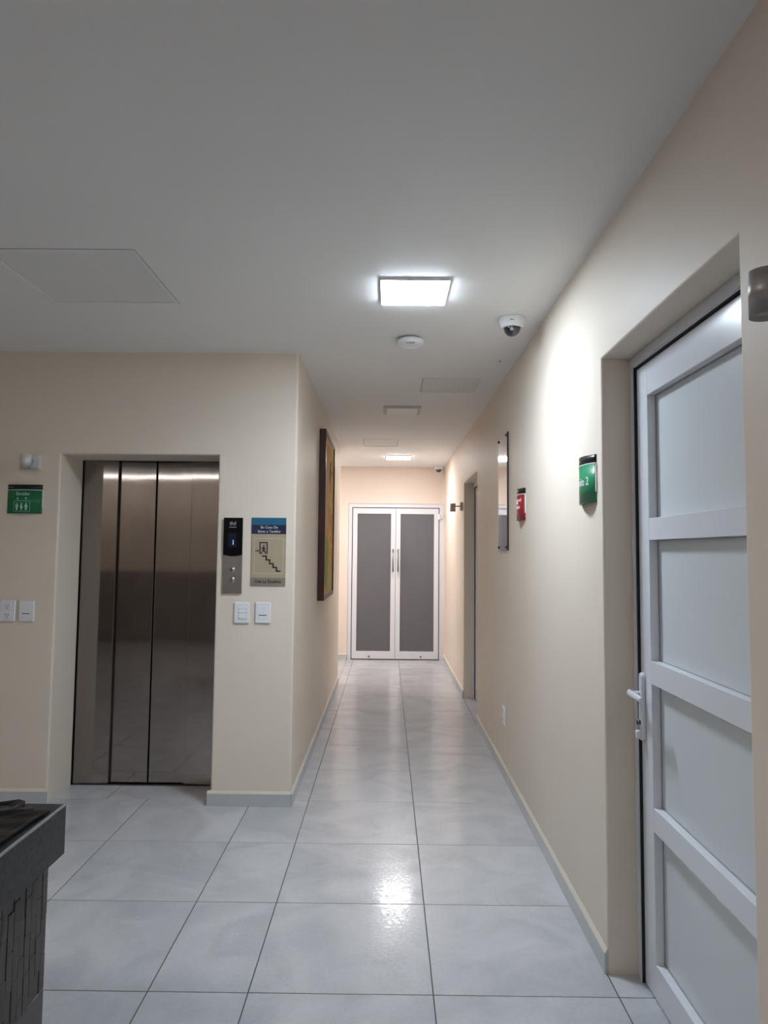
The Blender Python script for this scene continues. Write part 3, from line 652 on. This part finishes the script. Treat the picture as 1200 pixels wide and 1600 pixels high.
# ------------------------------------------------------------------ polished plaque and painting
r = empty('metal_plaque', (WR, 4.706, 1.447)); r.rotation_euler = (0, 0, -PI / 2); tag(r, 'tall polished mirror-like metal plaque held by corner studs on the right wall', 'plaque')
bm = bmesh.new(); add_box(bm, -.174, .174, -.0120, -.0105, .001, .754); obj('polished_plate', bm, M['mirror'], r)
bm = bmesh.new(); add_box(bm, -.175, .175, -.0103, -.0005, 0, .755, bev=.001); obj('backing_plate', bm, M['mirror_edge'], r)
for x in (-.155, .155):
    for z in (.02, .735):
        bm = bmesh.new(); add_lathe(bm, [(.008, -.0121), (.009, -.0125), (.009, -.017), (.006, -.019), (0, -.019)], (x, 0, z), 'Y', 16); obj('standoff_stud', bm, M['mirror_edge'], r)
r = empty('framed_painting', (WL, 5.955, 1.055)); r.rotation_euler = (0, 0, PI / 2); tag(r, 'tall ochre abstract painting in a deep dark brown box frame on the left corridor wall', 'painting')
a, H = .475, 1.32; t = .030
bm = bmesh.new()
for d in ((-a, -a + t, 0, H), (a - t, a, 0, H), (-a + t, a - t, 0, t), (-a + t, a - t, H - t, H)): add_box(bm, d[0], d[1], -.052, -.0005, d[2], d[3], bev=.002)
obj('frame', bm, M['wood'], r)
bm = bmesh.new()
for d in ((-a + t, -a + t + .008, t, H - t), (a - t - .008, a - t, t, H - t), (-a + t + .008, a - t - .008, t, t + .008), (-a + t + .008, a - t - .008, H - t - .008, H - t)): add_box(bm, d[0], d[1], -.044, -.020, d[2], d[3])
obj('inner_lip', bm, M['brass'], r)
bm = bmesh.new(); add_box(bm, -a + t + .002, a - t - .002, -.040, -.012, t + .002, H - t - .002); obj('canvas', bm, M['art'], r)

# ------------------------------------------------------------------ reception counter with granite top
CXF = -.773; CYE = 1.793; CT = .81
r = empty('reception_counter', (-.814, CYE, 0)); tag(r, 'dark reception counter with black granite top and slate strip cladding', 'counter')
lx = lambda x: x + .814; ly = lambda y: y - CYE
bm = bmesh.new(); add_box(bm, lx(-1.55), lx(CXF) - .002, ly(-.9), 0.0 - .002, .690, CT - .0022, bev=.002); slab = obj('granite_top', bm, M['granite'], r)
bm = bmesh.new(); add_box(bm, lx(CXF) - .0065, lx(CXF), ly(-.9), .0, CT - .006, CT + .0004, bev=.0015); obj('edge_highlight', bm, M['granite_glint'], slab)  # thin lighter strip painted as the highlight on the slab edge
bm = bmesh.new(); add_box(bm, lx(-1.50), -.009, ly(-.85), -.008, 0, .6898); obj('counter_body', bm, M['slate_joint'], r)
# vertical slate strips on the visible long side, smooth kick tiles below
ph = random.Random(3); y = -.001; col = 0
while y > -1.15:
    wd = .0262; z = .378 - ph.random() * .05
    z = .3775; first = True
    offs = (col * .031) % .085
    zz = z
    while zz < .6895:
        hgt = (.085 - offs) if first and offs > .02 else .085
        first = False; z1 = min(.6893, zz + hgt - .0015)
        if z1 - zz > .006:
            bm = bmesh.new(); dpt = .0085 + ph.random() * .003
            add_box(bm, -.0095, -.0095 + dpt, y - wd + .0015, y - .0003, zz, z1, bev=.0008); obj('slate_strip', bm, M['slate'], r)
        zz += hgt
    y -= wd; col += 1
for k in range(3):
    bm = bmesh.new(); add_box(bm, -.0095, .0005, -.6 * (k + 1) + .001, -.6 * k - .001, .001, .3745, bev=.0008); obj('kick_tile', bm, M['kick'], r)
bm = bmesh.new(); add_box(bm, -.0095, -.001, -1.8, -.001, .3746, .3773); obj('grout_line', bm, M['grey_pl'], r)

# crumpled black bag on the counter top
def bag():
    n = 46; bm = bmesh.new(); V = {}
    out = [(-.800, 1.44), (-.797, 1.60), (-.792, 1.665), (-.784, 1.722), (-.815, 1.712), (-.842, 1.752), (-.858, 1.742), (-.868, 1.775), (-.889, 1.787), (-.93, 1.765), (-1.00, 1.775), (-1.10, 1.72), (-1.22, 1.66), (-1.25, 1.45), (-1.15, 1.30), (-.98, 1.26), (-.85, 1.30)]
    c = Vector((-1.0, 1.55))
    per = []
    for i in range(len(out)):
        a, b = Vector(out[i]), Vector(out[(i + 1) % len(out)])
        for k in range(6): per.append(a.lerp(b, k / 6))
    rings = 16; R_ = []
    for j_ in range(rings + 1):
        f = j_ / rings; ring = []
        for p in per:
            q = c.lerp(p, f)
            h = noise.noise(Vector((q.x * 9, q.y * 9, 1.3))) * .010 + noise.noise(Vector((q.x * 30, q.y * 22, 4.1))) * .006
            ridge = .008 * math.exp(-((q.y - (1.70 + .55 * (q.x + .86))) / .022) ** 2) * max(0, 1 - abs(q.x + .90) / .14)
            z = CT + .0035 + max(0, (h + .004)) * (1 - f ** 3 * .75) + ridge + (.001 if f == 1 else 0)
            if f > .93 and Vector((q.x + .889, q.y - 1.787)).length < .04: z += .004
            ring.append(bm.verts.new((q.x, q.y, z)))
            if j_ == 0: break
        R_.append(ring)
    N = len(per)
    for k in range(N): bm.faces.new((R_[0][0], R_[1][k], R_[1][(k + 1) % N]))
    for a, b in zip(R_[1:], R_[2:]):
        for k in range(N): bm.faces.new((a[k], b[k], b[(k + 1) % N], a[(k + 1) % N]))
    # underside close to the granite, closing the folded film
    low = [bm.verts.new((v.co.x, v.co.y, CT + .0005)) for v in R_[-1]]
    for k in range(N): bm.faces.new((R_[-1][k], low[k], low[(k + 1) % N], R_[-1][(k + 1) % N]))
    bm.faces.new(low)
    return bm
tag(obj('plastic_bag', bag(), M['bag']), 'crumpled black plastic bag lying on the granite counter top', 'bag')
